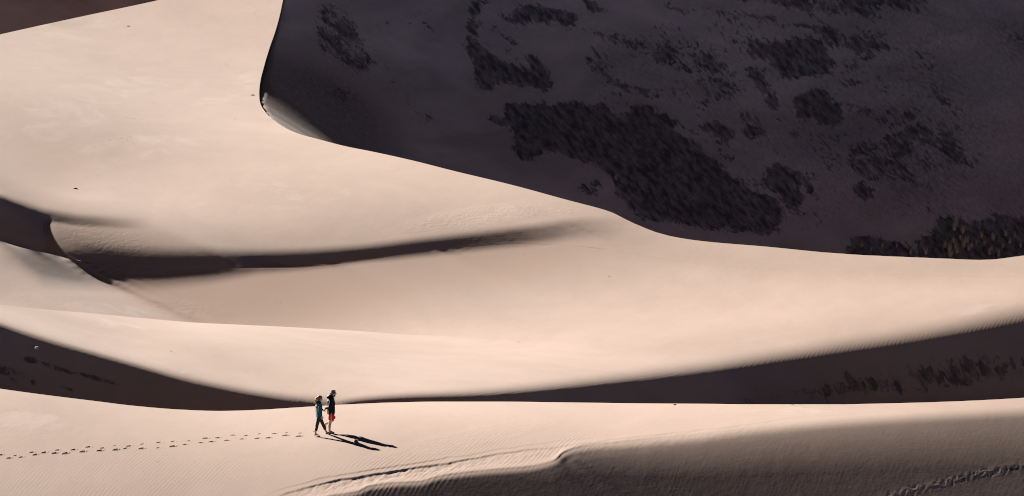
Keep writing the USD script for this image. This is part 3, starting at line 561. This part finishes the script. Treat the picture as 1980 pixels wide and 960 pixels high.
def place(t, base, heading):
    v = np.asarray(t.vertices); return t
def walker(name, label, base, heading):
    x = UsdGeom.Xform.Define(stage, '/World/' + name); x.AddTranslateOp().Set(Gf.Vec3d(*map(float, base))); x.AddRotateZOp().Set(heading)
    return mark(x.GetPrim(), label, 'person')
def part(owner, name, t, mat, label=None, smooth=True):
    path = str(owner.GetPath()) + '/' + name; k = 1
    while stage.GetPrimAtPath(path): path = f'{owner.GetPath()}/{name}_{k:03d}'; k += 1
    return mark(usdkit.mesh(stage, path, t, mat, smooth=smooth).GetPrim(), label)
M_skin = plain('skin', (.44, .265, .19), .55, .35); M_hair = plain('brown_hair', (.10, .058, .032), .55, .4); M_fair = plain('fair_hair', (.42, .26, .13), .5, .4, .25)
M_teal = plain('teal_jacket', (.009, .058, .070), .6, .2); M_collar = plain('dark_collar', (.012, .022, .026), .8); M_olive = plain('dark_trousers', (.026, .029, .023), .9)
M_black = plain('black_jacket', (.006, .0065, .009), .7, .12); M_red = plain('red_shorts', (.66, .035, .014), .7, .2, .30); M_white = plain('white_panel', (.74, .66, .66), .8, .2, .2)
M_hat = plain('grey_hat', (.13, .122, .118), .9); M_lens = plain('dark_lens', (.01, .01, .012), .15, .5); M_beard = plain('dark_beard', (.055, .032, .022), .8); M_eye = plain('eye_white', (.65, .62, .58), .3, .5); M_cord = plain('pale_cord', (.6, .56, .52), .8); M_foam = plain('dark_sole', (.05, .045, .04), .9)

def ground(px, py):
    p = SA.point(np.array([float(px)]), np.array([float(py)]))[0]
    return p + np.array([0, 0, float(relief(np.array([[float(px)]]), np.array([[float(py)]]), p[None, None])[0, 0])])

# --- the woman: right foot behind on the sand, left heel just landing, left hand in his
WB = ground(620.6, 841.6); HEAD_W = 20.0
w = walker('person', 'woman with ponytail, teal quilted jacket and dark cropped trousers, walking barefoot just behind the man', WB, HEAD_W)
hc = V3(-.035, 0, 1.475); fwd = V3(1, -.05, -.06)
skull, hat_ = head(hc, fwd, (0, 0, 1), .93)
rs, re, rw = V3(-.095, -.155, 1.275), V3(-.130, -.205, 1.02), V3(-.050, -.225, .785)
ls, le, lw = V3(-.060, .155, 1.275), V3(.035, .235, 1.04), V3(.185, .33, .965)
rh, rk, ra = V3(-.085, -.078, .80), V3(-.185, -.085, .445), V3(-.262, -.080, .085)
lh, lk, la = V3(-.055, .078, .80), V3(.100, .085, .440), V3(.258, .080, .095)
neck = V3(-.078, 0, 1.335)
body = [skull, bone(hc + V3(-.02, 0, -.06), neck, .046, .052), hull((neck, .055), (rs, .050), (ls, .050), (V3(-.08, 0, 1.17), .11)),
    hull((V3(-.08, .05, 1.15), .095), (V3(-.08, -.05, 1.15), .095), (V3(-.075, .04, .98), .085), (V3(-.075, -.04, .98), .085)), hull((V3(-.075, .04, .98), .085), (V3(-.075, -.04, .98), .085), (rh + V3(0, 0, .02), .09), (lh + V3(0, 0, .02), .09)),
    bone(rs, re, .046, .038), bone(re, rw, .037, .026), bone(ls, le, .046, .038), bone(le, lw, .037, .026),
    bone(rh, rk, .082, .053), bone(rk, rk*.55 + ra*.45 + V3(-.018, 0, 0), .052, .048), bone(rk*.55 + ra*.45 + V3(-.018, 0, 0), ra, .048, .033), bone(lh, lk, .082, .053), bone(lk, lk*.55 + la*.45 + V3(-.018, 0, 0), .052, .048), bone(lk*.55 + la*.45 + V3(-.018, 0, 0), la, .048, .033),
    foot(ra, (-.300, -.080, .0), (-.085, -.088, .0), .92), foot(la, (.245, .080, .012), (.455, .082, .075), .92)]
skin = solid(soft(union(body), .014, 7)) + solid(hand(rw, (.35, -.05, -1), (0, -1, 0), (1, 0, 0))) + solid(hand(lw, (.85, .45, -.25), (0, 0, 1), (.2, -.9, .2), (.3, .5, .5)))
part(w, 'body', skin, M_skin)
quilt = lambda v: .008*np.abs(np.sin(v[:, 2]*math.pi/.055)) - .003 + .006*(meshkit.noise(v*9, 2) - .5)
sh = [hull((V3(-.085, 0, 1.33), .075), (rs + V3(0, .01, 0), .064), (ls + V3(0, -.01, 0), .064), (V3(-.085, 0, 1.16), .135)), hull((V3(-.085, .06, 1.17), .118), (V3(-.085, -.06, 1.17), .118), (V3(-.085, .065, .96), .108), (V3(-.085, -.065, .96), .108)),
      hull((V3(-.085, .065, .96), .108), (V3(-.085, -.065, .96), .108), (V3(-.08, .075, .80), .104), (V3(-.08, -.075, .80), .104)), bone(rs, re, .066, .058), bone(re, rw + (re - rw)*.10, .057, .043), bone(ls, le, .066, .058), bone(le, lw + (le - lw)*.10, .057, .043)]
jk = soft(union(sh).trim_by_plane((0, 0, 1), .735), .013, 6, quilt)
part(w, 'jacket', jk, M_teal)
part(w, 'jacket_hem', soft(hull((V3(-.08, .075, .765), .094), (V3(-.08, -.075, .765), .094)).trim_by_plane((0, 0, 1), .715).trim_by_plane((0, 0, -1), -.752), .015, 3), M_collar)
part(w, 'hood', soft(union([hull((V3(-.14, .05, 1.365), .052), (V3(-.14, -.05, 1.365), .052), (V3(-.165, 0, 1.325), .05)), hull((V3(-.10, .06, 1.36), .042), (V3(-.035, .045, 1.345), .034)), hull((V3(-.10, -.06, 1.36), .042), (V3(-.035, -.045, 1.345), .034)), hull((V3(-.02, .02, 1.325), .036), (V3(-.02, -.02, 1.325), .036))]), .012, 5, lambda v: .008*(meshkit.noise(v*22, 5) - .5)), M_collar)
tr = [hull((rh + V3(0, 0, .02), .098), (lh + V3(0, 0, .02), .098)), bone(rh, rk, .092, .065), bone(rk, rk*.42 + ra*.58, .065, .060), bone(lh, lk, .092, .065), bone(lk, lk*.42 + la*.58, .065, .060)]
part(w, 'trousers', soft(union(tr), .013, 6, lambda v: .009*(meshkit.fbm(v*np.array([14, 14, 20.0]), 2, 8) - .5)), M_olive)
at = hat_
hr = union([hull((at(-.030, 0, .040), .097), (at(.012, 0, .055), .080)), hull((at(-.065, 0, .0), .068), (at(-.070, 0, .05), .07)), bone(at(-.110, 0, .035), at(-.155, 0, .01), .036, .042)]) - hull((at(.10, 0, -.03), .085), (at(.20, 0, -.05), .12), (at(.10, 0, -.16), .1))
part(w, 'hair', soft(hr, .012, 4, lambda v: .007*(meshkit.fbm(v*np.array([40, 40, 12.0]), 2, 3) - .5)), M_hair)
part(w, 'ponytail', soft(union([bone(at(-.150, 0, .012), at(-.185, .0, -.06), .042, .040), bone(at(-.185, 0, -.06), at(-.178, 0, -.16), .040, .032), bone(at(-.178, 0, -.16), at(-.165, 0, -.235), .032, .012)]), .011, 4, lambda v: .010*(meshkit.fbm(v*np.array([55, 55, 14.0]), 2, 4) - .5)), M_fair)
gl = union([hull((at(.088, y*.018, .020), .009), (at(.086, y*.050, .020), .009), (at(.090, y*.020, -.012), .009), (at(.086, y*.046, -.010), .009)) for y in (-1, 1)] + [bone(at(.094, -.018, .016), at(.094, .018, .016), .004, .004)] + [bone(at(.084, y*.054, .020), at(-.012, y*.082, .018), .0045, .0045) for y in (-1, 1)])
part(w, 'sunglasses', soft(gl, .012, 1), M_lens)

# --- the man: right foot on the sand, left leg swinging up behind
MB = ground(638.6, 836.4); HEAD_M = 20.0
m = walker('person_001', 'man in grey bucket hat, black jacket and red shorts, holding the hand of the woman', MB, HEAD_M)
hc = V3(.130, 0, 1.555); fwd = V3(1, -.02, -.10)
skull, at = head(hc, fwd, (-.05, 0, 1), 1.0)
rs, re = V3(.000, -.185, 1.345), V3(-.085, -.245, 1.065)
RZ = lambda d: np.array([[math.cos(math.radians(d)), -math.sin(math.radians(d)), 0], [math.sin(math.radians(d)), math.cos(math.radians(d)), 0], [0, 0, 1]])
meet = RZ(-HEAD_M)@(RZ(HEAD_W)@(lw + V3(.075, .035, -.025)) + (WB - MB))          # her hand, seen from him
rw = meet + V3(.02, .02, .075)
if np.linalg.norm(rw - re) > .30: rw = re + (rw - re)/np.linalg.norm(rw - re)*.30
ls, le, lw2 = V3(.060, .185, 1.345), V3(.085, .245, 1.07), V3(.170, .255, .86)
rh, rk, ra = V3(.030, -.088, .86), V3(-.020, -.092, .445), V3(-.060, -.095, .085)
lh, lk, la = V3(.030, .088, .86), V3(.130, .095, .475), V3(-.195, .095, .325)
neck = V3(.062, 0, 1.425)
calf = lambda a, b: a*.6 + b*.4
cr, cl = calf(rk, ra) + V3(-.022, 0, 0), calf(lk, la) + V3(-.015, 0, -.022)
body = [skull, bone(hc + V3(-.02, 0, -.06), neck, .056, .064), hull((neck, .066), (rs, .062), (ls, .062), (V3(.045, 0, 1.22), .13)), hull((V3(.045, .06, 1.20), .115), (V3(.045, -.06, 1.20), .115), (V3(.035, .05, 1.0), .10), (V3(.035, -.05, 1.0), .10)), hull((V3(.035, .05, 1.0), .10), (V3(.035, -.05, 1.0), .10), (rh + V3(0, 0, .04), .10), (lh + V3(0, 0, .04), .10)),
    bone(rs, re, .055, .045), bone(re, rw, .044, .030), bone(ls, le, .055, .045), bone(le, lw2, .044, .030),
    bone(rh, rk, .092, .060), bone(rk, cr, .058, .056), bone(cr, ra, .056, .038), bone(lh, lk, .092, .060), bone(lk, cl, .058, .056), bone(cl, la, .056, .038),
    foot(ra, (-.105, -.095, .0), (.150, -.105, .0)), foot(la, (-.238, .095, .300), (-.150, .098, .095))]
skin = solid(soft(union(body), .014, 7)) + solid(hand(rw, meet + V3(.02, .0, -.05) - rw, (0, -1, 0), (-.6, -.2, -.5), (.5, .7, .6))) + solid(hand(lw2, (.5, 0, -.9), (0, 1, 0), (1, 0, .3)))
part(m, 'body', skin, M_skin)
crease = lambda v: .012*(meshkit.fbm(v*np.array([9, 9, 14.0]), 3, 6) - .5)
sh = [hull((V3(.055, 0, 1.42), .085), (rs + V3(.01, .012, 0), .080), (ls + V3(0, -.012, 0), .080), (V3(.035, 0, 1.22), .165)), hull((V3(.03, .07, 1.22), .145), (V3(.03, -.07, 1.22), .145), (V3(.03, .075, .98), .140), (V3(.03, -.075, .98), .140)), hull((V3(.03, .075, .98), .140), (V3(.03, -.075, .98), .140), (V3(.03, .08, .80), .135), (V3(.03, -.08, .80), .135)),
      bone(rs, re, .082, .072), bone(re, rw + (re - rw)*.12, .070, .052), bone(ls, le, .082, .072), bone(le, lw2 + (le - lw2)*.12, .070, .052)]
part(m, 'jacket', soft(union(sh).trim_by_plane((0, 0, 1), .725), .014, 6, crease), M_black)
part(m, 'hood', soft(union([hull((V3(-.035, .07, 1.475), .062), (V3(-.035, -.07, 1.475), .062), (V3(-.075, 0, 1.43), .070)), hull((V3(.0, .08, 1.47), .050), (V3(.10, .06, 1.455), .036)), hull((V3(.0, -.08, 1.47), .050), (V3(.10, -.06, 1.455), .036)), hull((V3(.115, .03, 1.43), .036), (V3(.115, -.03, 1.43), .036))]), .012, 5, crease), M_black)
for y in (-.03, .03): part(m, 'cord', soft(union([bone((.165, y, 1.45), (.175, y, 1.40), .005, .005), bone((.175, y, 1.40), (.178, y, 1.36), .005, .007)]), .02, 1), M_cord)
sr = [hull((rh + V3(.01, 0, .02), .118), (lh + V3(.01, 0, .02), .118)), bone(rh, rh*.32 + rk*.68, .112, .108), bone(lh, lh*.32 + lk*.68, .112, .108), hull((rh*.32 + rk*.68, .100), (rh*.32 + rk*.68 + V3(.055, -.0, -.005), .085)), hull((lh*.32 + lk*.68, .100), (lh*.32 + lk*.68 + V3(.06, 0, -.012), .092))]
sh_ = soft(union(sr).trim_by_plane((0, 0, 1), .452), .014, 5, crease)
part(m, 'shorts', sh_, M_red)
sp = hull((rh + V3(-.045, -.105, -.04), .016), (V3(-.03, -.185, .62), .016), (V3(-.01, -.178, .50), .030)).trim_by_plane((0, 0, 1), .447)
part(m, 'side_panel', soft(sp, .014, 4), M_white, 'white panel down the side of the red shorts')
part(m, 'lining', soft(hull((V3(-.005, -.092, .50), .098), (V3(.045, -.092, .505), .08)).trim_by_plane((0, 0, 1), .432).trim_by_plane((0, 0, -1), -.49), .015, 2), M_white, 'pale lower edge of the shorts')
hatc = at(-.006, 0, .055); rev = trimesh.creation.revolve([(0, .098), (.050, .098), (.076, .090), (.088, .072), (.100, .004), (.108, -.004), (.152, -.034), (.153, -.039), (.106, -.010), (.094, -.004), (.082, .066), (.05, .088), (0, .088)], sections=40)
rev.apply_transform(trimesh.transformations.rotation_matrix(.10, (0, 1, 0))); rev.apply_translation(hatc + V3(0, 0, .012))
rev.vertices[:, 2] += .008*np.sin(np.arctan2(rev.vertices[:, 1] - hatc[1], rev.vertices[:, 0] - hatc[0])*3)*np.clip((np.hypot(*(rev.vertices - hatc)[:, :2].T) - .1)/.07, 0, 1)
part(m, 'bucket_hat', rev, M_hat, smooth=40)
band_ = trimesh.creation.revolve([(.094, .002), (.1035, .002), (.0995, .026), (.09, .026)], sections=40); band_.apply_transform(trimesh.transformations.rotation_matrix(.10, (0, 1, 0))); band_.apply_translation(hatc + V3(0, 0, .012)); part(m, 'hat_band', band_, M_foam)
part(m, 'beard', soft(union([hull((at(.070, .0, -.092), .024), (at(.045, .040, -.058), .026), (at(.045, -.040, -.058), .026), (at(.080, 0, -.075), .018)), hull((at(.020, .062, -.03), .016), (at(.045, .045, -.058), .02)), hull((at(.020, -.062, -.03), .016), (at(.045, -.045, -.058), .02)), hull((at(.094, .020, -.042), .007), (at(.094, -.020, -.042), .007))]), .01, 3, lambda v: .004*(meshkit.noise(v*120, 5) - .5)), M_beard)
part(m, 'hair', soft(hull((at(-.065, 0, .01), .070), (at(-.055, 0, -.04), .055), (at(-.02, 0, .05), .085)), .014, 3), M_beard)
for y in (-1, 1):
    e = part(m, 'eye', trimesh.creation.icosphere(2, .0105).apply_translation(at(.080, y*.031, .010)), M_eye)
    part(e, 'iris', trimesh.creation.icosphere(1, .0055).apply_translation(at(.0868, y*.0315, .010)), M_lens)
# ------------------------------------------------------------------ dry grass and stones
def straw(name, color, tr=.3): return plain(name, color, .8, .2, tr)
M_straw = straw('dry_grass', (.66, .52, .36)); M_green = straw('dull_grass', (.085, .070, .048)); M_stone = plain('stone', (.14, .115, .10)); M_pale_lump = plain('pale_lump', (.42, .33, .27))
def tuft(seed, n, height, spread):
    rng = random.Random(seed); V, Fc = [], []
    for _ in range(n):
        az = rng.uniform(0, 2*math.pi); lean = abs(rng.gauss(0, spread)); L = height*rng.uniform(.45, 1.1); r0 = .05*rng.random()*2; wd = rng.uniform(.009, .016)
        d = V3(math.cos(az), math.sin(az), 0); s = V3(-d[1], d[0], 0); o = len(V); p0 = d*r0
        for k, t in enumerate((0, .4, .75, 1.0)):
            bend = lean*(.3*t + .7*t*t); p = p0 + d*L*math.sin(bend)*t + V3(0, 0, L*t*math.cos(bend))
            w_ = wd*(1 - t*.85); V += [p - s*w_, p + s*w_]
            if k: Fc += [(o + 2*k - 2, o + 2*k - 1, o + 2*k + 1), (o + 2*k - 2, o + 2*k + 1, o + 2*k)]
    return np.array(V), np.array(Fc)
def on_slope(px, py):
    """where the ray of a pixel meets the far slope"""
    r = rays(np.array(float(px)), np.array(float(py))); D = np.arange(330, 470, .1); p = CAM + D[:, None]*r
    zt = EZ.ev(p[:, 1], p[:, 0]); k = np.argmax(zt > p[:, 2]); return V3(p[k][0], p[k][1], zt[k])
EZ = RectBivariateSpline(gy[:, 0], gx[0], gz, kx=1, ky=1)
Z5 = lambda x, y: (1500 + x/4.125, 400 + y/4.125)
spots = [Z5(*q) for q in [(1440,160),(1424,186),(1490,218),(1525,292),(1500,322),(1430,332),(1385,352),(1446,372),(1392,398),(1350,322),(760,354),(690,322),(965,328),(1075,382),(1195,380),(1835,238),(1868,302),(1720,348),(1730,272),(1775,397),(1903,242),(1600,300),(1952,332),(850,332),(1702,382),(1562,322),(1640,242),(1470,270),(1540,345),(1665,310),(1810,330),(1415,290)]]
first = []
rng = random.Random(11)
for k, (a, b) in enumerate(spots):
    c = on_slope(a, b); path = '/World/grass_clump' + (f'_{k:03d}' if k else ''); x = UsdGeom.Xform.Define(stage, path)
    x.AddTranslateOp().Set(Gf.Vec3d(*map(float, c - V3(0, 0, .03)))); x.AddRotateZOp().Set(rng.uniform(0, 360)); s = rng.uniform(1.1, 1.7) if k < 10 else rng.uniform(.7, 1.3); x.AddScaleOp().Set(Gf.Vec3f(s, s, s))
    if k < 3:
        usdkit.mesh(stage, path + '/blades', tuft(k + 1, 60, .55, .95), M_straw); first.append(path)
    else:
        x.GetPrim().GetReferences().AddInternalReference(first[k % 3]); x.GetPrim().SetInstanceable(True)
    if a < 1810: mark(x.GetPrim(), 'faint dry grass clump in the smaller grass patch, left of the main stand', 'grass clump', 'grass clumps of the smaller left patch')
    else: mark(x.GetPrim(), 'pale dry grass clump in the main stand at the foot of the shaded slope', 'grass clump', 'grass clumps of the main stand')
V, Fc, o = [], [], 0
for k in range(150):
    a, b = (rng.uniform(1640, 1775), rng.uniform(470, 505)) if k < 60 else (rng.uniform(1775, 2010), rng.uniform(415, 500) if rng.random() < .5 else rng.uniform(450, 505))
    if 1700 > a and b < 478: continue
    c = on_slope(a, b); v, f = tuft(100 + k, 12, rng.uniform(.16, .34), 1.0); V.append(v + c - V3(0, 0, .02)); Fc.append(f + o); o += len(v)
mark(usdkit.mesh(stage, '/World/low_grass', (np.vstack(V), np.vstack(Fc)), M_green).GetPrim(), 'low dull grass cover around the pale clumps on the shaded slope', 'grass', kind='stuff')
def stone(name, c, r, mat, label, seed, flat=.6):
    t = trimesh.creation.icosphere(3, r); d = meshkit.fbm(t.vertices/r*1.3 + seed, 3, seed) - .5; t.vertices = t.vertices*(1 + .7*d[:, None])*np.array([1.2, 1, flat]); t.vertices += c + V3(0, 0, r*flat*.25)
    mark(usdkit.mesh(stage, '/World/' + name, t, mat, smooth=True).GetPrim(), label, 'stone')
stone('stone', ground(1305, 783.5), .055, M_stone, 'small dark stone on the crest of the foreground dune, right of the walkers', 1)
stone('stone_001', SD.point(np.array([145.]), np.array([365.]))[0], .12, M_stone, 'small dark stone on the sunlit slope above the left end of the dark band', 2, .4)
stone('stone_002', SB.point(np.array([70.]), np.array([674.]))[0], .10, M_pale_lump, 'pale rounded lump standing in for a sunlit tip of sand at the left edge', 3, .6)  # added lump, its pale colour stands in for a sunlit tip of sand
stone('stone_003', SD.point(np.array([248.]), np.array([51.]))[0], .10, M_stone, 'small dark stone high on the great dune near its skyline', 4, .4)
stone('stone_004', SD.point(np.array([488.]), np.array([184.5]))[0], .11, M_stone, 'small dark stone beside the sharp bend of the great dune crest', 5, .4)
